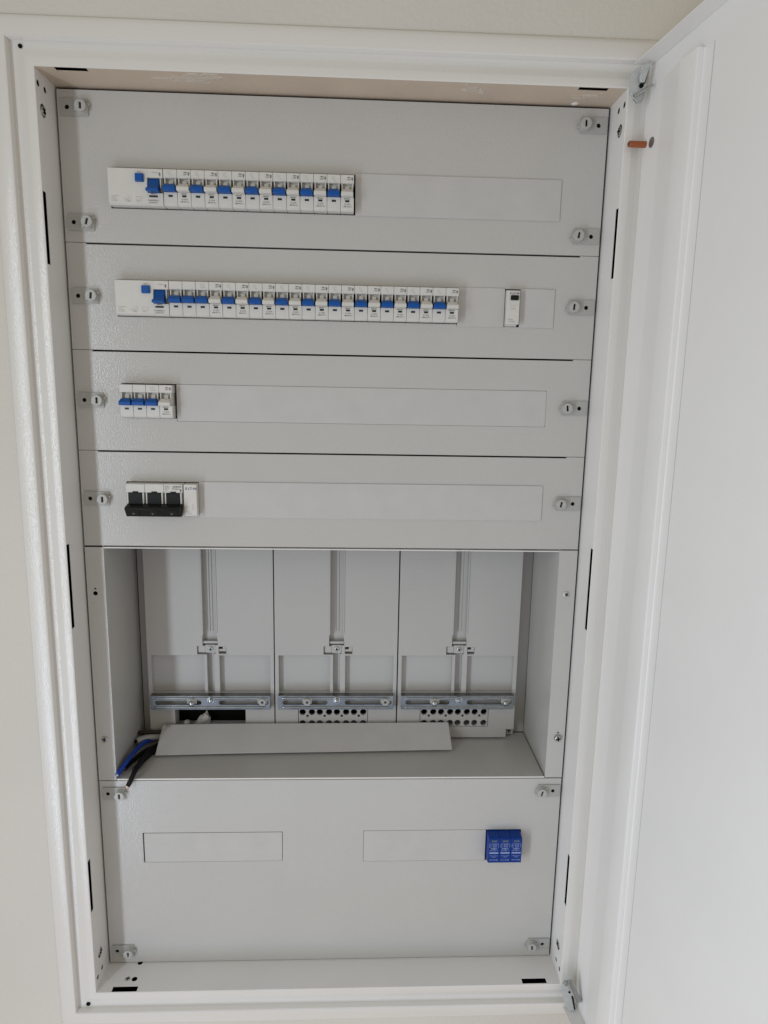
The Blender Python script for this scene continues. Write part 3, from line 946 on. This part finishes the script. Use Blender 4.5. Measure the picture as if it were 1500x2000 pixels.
for k in range(3):
    c = fx + (k + .5) * FW
    mb = MB()
    sl = Vector((0, hp[3][0] - hp[2][0], hp[3][1] - hp[2][1])).normalized()
    nn = Vector((0, sl.z, -sl.y))
    if nn.y > 0:
        nn = -nn
    o_ = Vector((c, hp[2][0], hp[2][1]))
    q0, q1 = o_ + sl * 0.0015, o_ + sl * 0.0145
    mb.add([q0 + Vector((-.0095, 0, 0)), q0 + Vector((.0095, 0, 0)), q1 + Vector((.0095, 0, 0)), q1 + Vector((-.0095, 0, 0)),
            q0 + nn * .0011 + Vector((-.0088, 0, 0)), q0 + nn * .0011 + Vector((.0088, 0, 0)), q1 + nn * .0011 + Vector((.0088, 0, 0)), q1 + nn * .0011 + Vector((-.0088, 0, 0))],
           [(3, 2, 1, 0), (4, 5, 6, 7), (0, 1, 5, 4), (1, 2, 6, 5), (2, 3, 7, 6), (3, 0, 4, 7)])
    pad = part("grip_pad", mb, BLACKPL, hnd, bevel=0.0004)
    mb = MB()
    m0 = o_ + sl * 0.0085 + nn * 0.00125
    mb.add([m0 + Vector((-.0022, 0, 0)) - sl * .0012, m0 + Vector((.0022, 0, 0)) - sl * .0012, m0 + sl * .0022], [(0, 1, 2)])
    part("arrow_mark", mb, mat("grey_mark", (0.13, 0.13, 0.125), .6, var=0) if k == 0 else bpy.data.materials["grey_mark"], hnd, flat=True)
mb = MB()
y = FY - 0.00012
x2 = fx + 2 * FW
text(mb, "SCHRACK", x2 + 0.0262, y, ftop - 0.0050, 0.0034, 0.83, align='RIGHT', bold=0.035, shear=0.25)
text(mb, "TYTAN II", x2 + 0.0238, y, ftop - 0.0088, 0.0036, 0.80, align='RIGHT', bold=0.008)
bolt_logo(mb, x2 + 0.0255, y, ftop - 0.0096, 0.0048)
for k, s in enumerate(("IS504713", "AC-22B", "63A")):
    text(mb, s, x2 + 0.0016, y, ftop - 0.0044 - k * 0.0023, 0.0022, 0.95, align='LEFT', bold=0.004)
mb.line(x2 + .0020, ftop - .0115, x2 + .0062, ftop - .0096, y, .0004)
mb.line(x2 + .0066, ftop - .0115, x2 + .0088, ftop - .0115, y, .0004)
part("lettering", mb, INK, t, flat=True)


def eaton_logo(mb, x, y, z, size, gapw=1.0):
    """E A-as-wedges T dot N"""
    text(mb, "E", x, y, z, size, 1.05, align='LEFT', bold=0.02)
    xa = x + size * 0.80
    mb.line(xa, z, xa + size * .22, z + size * .68, y, size * .13)
    mb.line(xa + size * .44, z, xa + size * .25, z + size * .30, y, size * .13)
    text(mb, "T", x + size * 1.33, y, z, size, 1.0, align='LEFT', bold=0.02)
    mb.box(x + size * 2.02, x + size * 2.18, y, y + .00002, z + size * .26, z + size * .44)
    text(mb, "N", x + size * 2.32, y, z, size, 1.15, align='LEFT', bold=0.03)


# ------------------------------------------------------------------ narrow white module beside the fuse switch
mx0, mx1 = fx + 3 * FW + 0.0016, 0.1800
t = thing("auxiliary_module", "narrow plain white module right of the black fuse switch", "switch module", (mx0, 0, fzc - HH))
mb = MB().prism_x([(FY, fzc - HH + .0006), (FY + .0008, fzc - HH), (0.010, fzc - HH), (0.010, fzc + HH), (FY + .0008, fzc + HH), (FY, fzc + HH - .0006)], mx0, mx1)
part("housing", mb, BODY, t, bevel=0.0005)
mb = MB()
eaton_logo(mb, mx0 + 0.0026, y, ftop - 0.0082, 0.0052)
part("maker_mark", mb, NAVY, t, flat=True)
mb = MB()
text(mb, "Z-SLK", mx0 + 0.0022, y, fzc - 0.0185, 0.0024, 1.0, align='LEFT')
text(mb, "230V", mx0 + 0.0052, y, fzc - 0.0217, 0.0030, 1.0, align='LEFT')
for q in ((.003, -.010, .008, -.010), (.0125, -.006, .0125, -.015), (.0145, -.006, .0145, -.0095), (.0145, -.0095, .016, -.012), (.0145, -.012, .0145, -.015)):
    mb.line(mx0 + q[0], fzc + q[1], mx0 + q[2], fzc + q[3], y, .0003)
part("fine_print", mb, FAINT, t, flat=True)

# ------------------------------------------------------------------ small switch with black button
sx0, sx1, szc = 0.6418, 0.6612, 1.1215
syf = -0.0125
t = thing("impulse_switch", "small white module with a black push button near the right end of the second row", "switch module", (sx0, 0, szc - HH))
mb = MB().prism_x([(syf, szc - HH + .001), (syf + .001, szc - HH), (0.010, szc - HH), (0.010, szc + HH), (syf + .001, szc + HH), (syf, szc + HH - .001)], sx0, sx1)
mb.box(sx0 + .0004, sx1 - .0004, 0.0006, 0.012, szc - HH - 0.0022, szc + HH + 0.0018)
part("housing", mb, BODY, t, bevel=0.0007)
mb = MB().box(sx0 + 0.0055, sx0 + 0.0172, syf - 0.0025, syf + .001, szc + HH - 0.0142, szc + HH - 0.0072)
part("button", mb, BLACKPL, t, bevel=0.0008)
yy = syf - 0.00012
mb = MB()
eaton_logo(mb, sx0 + 0.0042, yy, szc + HH - 0.0056, 0.0043)
part("maker_mark", mb, NAVY, t, flat=True)
mb = MB()
for k, (s, sz) in enumerate((("16A 250V~", .0020), ("Z-S230/S", .0022))):
    text(mb, s, sx0 + 0.0100, yy, szc + 0.0015 - k * .0042, sz, 1.0)
text(mb, "EN60669", sx0 + 0.0028, yy, szc - 0.0180, 0.0021, 1.0, align='LEFT')
text(mb, "Z-S230/S", sx0 + 0.0036, yy, szc - 0.0213, 0.0028, .95, align='LEFT', bold=.006)
text(mb, "2", sx0 + 0.0150, yy, szc - .006, .002)
text(mb, "4", sx0 + 0.0150, yy, szc - .0135, .002)
mb.line(sx0 + .003, szc + .0048, sx0 + .0075, szc + .0048, yy, .0003)
mb.line(sx0 + .0125, szc + .0048, sx0 + .0165, szc + .0048, yy, .0003)
part("fine_print", mb, FAINT, t, flat=True)

# ------------------------------------------------------------------ blue surge arrester
ax0, ax1 = 0.6545, 0.7120
t = thing("surge_arrester", "dark blue three-pole surge arrester with pale lettering, in the lowest panel", "surge arrester", (ax0, 0, 0.2015))
pw = (ax1 - ax0) / 3
ay = -0.0200
for k in range(3):
    a, b = ax0 + k * pw + .0002, ax0 + (k + 1) * pw - .0002
    mb = MB().prism_x([(0.008, 0.2522), (-0.0120, 0.2520), (ay + .001, 0.2500), (ay, 0.2488), (ay, 0.2046), (-0.0110, 0.2012), (0.008, 0.2008)], a, b)
    c = part("cartridge", mb, DKBLUE, t, bevel=0.0005)
    mb = MB().box((a + b) / 2 - .0048, (a + b) / 2 + .0048, ay - .0002, ay + .001, 0.2438, 0.2470)
    part("status_window", mb, mat("status_grey", (0.085, 0.11, 0.15), .4, var=0.2, vscale=900) if k == 0 else bpy.data.materials["status_grey"], c)
    mb = MB()
    yy = ay - .00012
    cx = (a + b) / 2
    for q in ((-.0078, .2405, .0075, .2405), (-.0078, .2340, -.0045, .2340), (-.0078, .2405, -.0078, .2340), (-.0078, .2372, -.0040, .2372), (-.0020, .2395, .0035, .2395),
              (-.0020, .2345, .0035, .2345), (-.0020, .2395, -.0020, .2345), (.0035, .2395, .0035, .2345), (.0055, .2395, .0078, .2385), (.0078, .2385, .0078, .2350), (.0055, .2345, .0078, .2345)):
        mb.line(cx + q[0], q[1], cx + q[2], q[3], yy, .00042)
    text(mb, "Uc 280V", cx + .0006, yy, .2362, .0019)
    text(mb, "T2 3P", cx + .0006, yy, .2349, .0015)
    text(mb, "IEC    T2", cx, yy, .2302, .0030, 1.05, bold=.01)
    text(mb, "EN 61643-11", cx, yy, .2268, .0024, 1.12, bold=.006)
    text(mb, "TYPE 2/CLASS II", cx, yy, .2170, .0021, 1.02)
    text(mb, "In 20kA", cx, yy, .2147, .0021, 1.0)
    text(mb, "VVP C 20-280", cx, yy, .2090, .0026, .98, bold=.012)
    mb.box(cx - .0078, cx + .0078, yy, yy + .00003, .2222, .2242)
    part("lettering", mb, PALEINK, c, flat=True)
    mb = MB()
    text(mb, "CE", cx - .0002, yy - .00003, .2300, .0034, 1.1, bold=.02)
    part("ce_mark", mb, bpy.data.materials.get("white_ink") or mat("white_ink", (.5, .55, .66), .6, var=0), c, flat=True)

# ------------------------------------------------------------------ loose cables, plaster lump
GC = "loose cable ends on the compartment shelf"


def cable(label, pts, r, m, core=None, corelen=0.006, corem=None):
    t = thing("cable", label, "cable", pts[0], GC)
    part("insulation", MB().tube(pts, r), m, t, smooth=60)
    a, b = Vector(pts[-2]), Vector(pts[-1])
    d = (b - a).normalized()
    part("conductor", MB().cyl(b - d * 0.001, b + d * corelen, r * (core or .6), n=12), corem or COPPER, t, smooth=60)
    return t


cable("bright blue cable end reaching to the front left corner of the shelf", [(0.110, 0.117, 0.361), (0.0632, 0.1145, 0.3640), (0.0455, 0.0800, 0.3690), (0.0405, 0.0270, 0.3715), (0.0330, -0.004, 0.3630)], 0.0040, CABLEBLUE, .55, 0.0006, CABLEGREY)
cable("long black cable end hanging over the front edge of the shelf", [(0.110, 0.106, 0.3600), (0.0695, 0.0915, 0.3620), (0.0610, 0.0450, 0.3660), (0.0600, 0.0060, 0.3665), (0.0573, -0.006, 0.3590), (0.0520, -0.0105, 0.3475)], 0.0040, CABLEBLACK, .9, 0.0030)
cable("thick short black cable end lying on the shelf beside the hanging one", [(0.110, 0.098, 0.3592), (0.0700, 0.0780, 0.3595), (0.0540, 0.0170, 0.3600)], 0.0046, CABLEBLACK, .5, 0.0006, CABLEGREY)
cable("thin black cable end tucked under the blue one", [(0.110, 0.112, 0.3588), (0.0610, 0.0880, 0.3592), (0.0430, 0.0480, 0.3595), (0.0360, 0.0225, 0.3590)], 0.0038, CABLEBLACK, .5, 0.0006)
cable("short pale grey cable sheath stub beside the blue cable", [(0.080, 0.116, 0.3660), (0.0486, 0.1050, 0.3700), (0.0345, 0.0930, 0.3700)], 0.0054, CABLEGREY, .5, 0.003, CABLEBLACK)
cable("dark brown cable end lying rearmost in the shelf corner", [(0.100, 0.119, 0.3720), (0.0660, 0.1180, 0.3740), (0.0318, 0.1170, 0.3735)], 0.0038, CABLEBROWN, .5, 0.001, CABLEBLACK)

t = thing("plaster_lump", "crumpled pale grey lump sitting in the dark hole of the left meter board", "debris", (0.142, 0.140, 0.380))
bm = bmesh.new()
bmesh.ops.create_icosphere(bm, subdivisions=4, radius=1.0)
mb = MB()
for v in bm.verts:
    p = v.co.copy()
    n1 = noise.noise(p * 1.6 + Vector((3.1, 0.4, 7.7)))
    c1 = noise.cell(p * 2.3 + Vector((1.0, 5.0, 2.0)))
    k = 1 + 0.38 * n1 + 0.10 * c1 + 0.10 * noise.noise(p * 6)
    tz = p.z * k
    wd = 1.0 - 0.55 * max(0.0, tz)
    v.co = Vector((p.x * k * 0.0145 * wd + 0.004 * tz, p.y * k * 0.008, tz * 0.0185))
mb.v = [tuple(v.co + Vector((0.1435, 0.1420, 0.3825))) for v in bm.verts]
mb.f = [tuple(v.index for v in f.verts) for f in bm.faces]
bm.free()
part("lump", mb, PLASTER, t, smooth=22)
mb = MB().dome((0.114, 0.136, 0.3840), 0.006, 0.004, (0, -.4, 1), 9, 2)
part("crumb", mb, PLASTER, t)

# ------------------------------------------------------------------ door
AN = math.radians(6.5)
D = Vector((math.sin(AN), -math.cos(AN), 0))      # along the leaf, away from the hinge
N = Vector((math.cos(AN), math.sin(AN), 0))       # from the inner face outwards
P0 = Vector((0.8095, -0.070, 0))
DZ0, DZ1 = -0.036, 1.4305


def dp(s, h, z):
    """point on the leaf: s along, h proud of the inner face, z up"""
    q = P0 + D * s - N * h
    return (q.x, q.y, z)


door = thing("cabinet_door", "white steel cabinet door standing open at a right angle on the right", "cabinet door", (0.800, -0.070, DZ0))
WD = 0.80
mb = MB()
inner = [(-0.0095, 0.0), (WD, 0.0)]
outer = [(WD, -0.0012), (-0.0095, -0.0012)]
sec = inner + outer
vs = [dp(s, h, DZ0) for s, h in sec] + [dp(s, h, DZ1) for s, h in sec]
n = len(sec)
fs = [(i, (i + 1) % n, (i + 1) % n + n, i + n) for i in range(n)] + [tuple(range(n)), tuple(range(2 * n - 1, n - 1, -1))]
part("door_leaf", MB().add(vs, fs), DOOR_LITREVEAL, door, bevel=0.0004)
for za, zb in ((DZ1 - 0.0012, DZ1 + 0.0002), (DZ0 - .0002, DZ0 + 0.0012)):
    q = [(-0.003, 0.0245), (WD, 0.0245), (WD, 0.0002), (-0.006, 0.0002)]
    vs = [dp(s, h, za) for s, h in q] + [dp(s, h, zb) for s, h in q]
    m_ = len(q)
    fs = [tuple(range(m_)), tuple(range(2 * m_ - 1, m_ - 1, -1))] + [(i, i + m_, (i + 1) % m_ + m_, (i + 1) % m_) for i in range(m_)]
    part("return_flange", MB().add(vs, fs), DOOR_LITREVEAL, door, bevel=0.0004)
# stiffening rib
rs = [(0.032, 0.0003), (0.055, 0.0030), (0.0800, 0.0086), (0.0840, 0.0092), (0.1172, 0.0096), (0.1188, 0.0092), (0.1196, 0.0082), (0.1203, 0.0020), (0.1212, 0.0012), (0.1376, 0.0012), (0.1376, 0.0005), (0.032, 0.0001)]
n = len(rs)
zt_, zb_ = 1.397, -0.02
vs = [dp(s, h, zb_) for s, h in rs] + [dp(s, h, zt_ + 0.004 * (1 - min(1, s / .1376))) for s, h in rs]
fs = [(i, (i + 1) % n, (i + 1) % n + n, i + n) for i in range(n)] + [tuple(range(n)), tuple(range(2 * n - 1, n - 1, -1))]
part("stiffening_rib", MB().add(vs, fs), DOOR_LITREVEAL, door, smooth=40)

# hinges (parts of the door)
y0 = -0.0800
mb = MB().prism_y([(0.7780, 1.4120), (0.7843, 1.4200), (0.7905, 1.4235), (0.7880, 1.4085), (0.7930, 1.4015), (0.7985, 1.4025), (0.7987, 1.3976), (0.7885, 1.3882), (0.7818, 1.3859), (0.7778, 1.3894)], y0, y0 + 0.004)
hg = part("hinge", mb, ZINCPALE, door, bevel=0.0005)
mb = MB().prism_y([(0.7925, 1.4226), (0.8010, 1.4240), (0.8025, 1.4222), (0.7995, 1.4195), (0.7940, 1.4010), (0.7890, 1.4010), (0.7868, 1.4074)], y0 - 0.006, y0 - 0.002)
part("hinge_leaf", mb, ZINCPALE, hg, bevel=0.0005)
mb = MB().prism_y([(0.8000, 1.4190), (0.8012, 1.4205), (0.7965, 1.4015), (0.7938, 1.4010)], y0 - 0.0015, y0 + .0005)
part("slit", mb, DARK, hg)
mb = MB().cyl((0.7917, y0 - 0.0026, 1.3986), (0.7917, y0 - 0.0002, 1.3986), 0.0028, n=12)
part("pin_hole", mb, DARK, hg)
mb = MB().cyl((0.7818, y0 - 0.003, 1.3851), (0.8065, y0 - 0.004, 1.3990), 0.0017, n=10)
part("spring_rod", mb, ZINC, hg, smooth=60)
mb = MB().prism_y([(0.7830, 1.3840), (0.7990, 1.3925), (0.7968, 1.3830), (0.7950, 1.3800), (0.7890, 1.3785)], y0 + 0.0005, y0 + 0.005)
part("catch", mb, ZINC, hg, bevel=0.0006)
y1 = -0.0810
mb = MB().prism_y([(0.7790, 0.0205), (0.7850, 0.0215), (0.7900, 0.0120), (0.7960, -0.0040), (0.8042, -0.0377), (0.7990, -0.0386), (0.7854, -0.0200), (0.7775, 0.0020)], y1, y1 + 0.004)
hg2 = part("hinge", mb, ZINCPALE, door, bevel=0.0005)
arm = [(0.7840, 0.0318), (0.7924, 0.0327), (0.8108, -0.0072), (0.8095, -0.0115), (0.8051, -0.0131), (0.8012, -0.0070)]
mb = MB().prism_y(arm, y1 - 0.0040, y1 - 0.0015)
mb.prism_y([(0.7840, 0.0318), (0.7858, 0.0320), (0.8030, -0.0068), (0.8012, -0.0070)], y1 - 0.0085, y1 - 0.0040)
mb.prism_y([(0.7906, 0.0325), (0.7924, 0.0327), (0.8108, -0.0072), (0.8090, -0.0068)], y1 - 0.0085, y1 - 0.0040)
part("hinge_arm", mb, ZINC, hg2, bevel=0.0004)
mb = MB().cyl((0.7829, y1 - 0.0045, 0.0255), (0.7829, y1 + .001, 0.0255), 0.0036, n=14)
part("pivot", mb, ZINC, hg2, bevel=0.0004)
mb = MB().cyl((0.7905, y1 - 0.0008, 0.0055), (0.7905, y1 + .0005, 0.0055), 0.0020, n=10)
mb.prism_y([(0.7943, -0.0025), (0.7974, -0.0025), (0.8032, -0.0290), (0.8008, -0.0290)], y1 - 0.0006, y1 + .0005)
part("slit", mb, DARK, hg2)

# screw disc on the door
mb = MB()
c = Vector(dp(0.0130, 0.0, 1.3295))
mb.cyl(c + N * .0005, c - N * 0.0006, 0.0066, n=20)
disc = part("screw_disc", mb, mat("grey_metal", (0.22, 0.21, 0.20), .45, metal=.6, var=.3, vscale=500), door)

# orange wall plug poking out of the leaf
t = thing("wall_plug", "orange plastic wall plug sticking out near the open door's upper hinge", "wall plug", (0.8085, -0.0705, 1.3317))
a, b = Vector((0.8092, -0.0672, 1.3317)), Vector((0.7855, -0.0690, 1.3312))
mb = MB().cyl(a, b, 0.0042, 0.0041, 16)
part("sleeve", mb, ORANGE, t, bevel=0.0006)
mb = MB().cyl(b + (a - b) * .001, b + (b - a).normalized() * 0.0012, 0.0026, 0.0022, 12)
part("bore", mb, mat("dull_plum", (.12, .06, .055), .6, var=0), t)
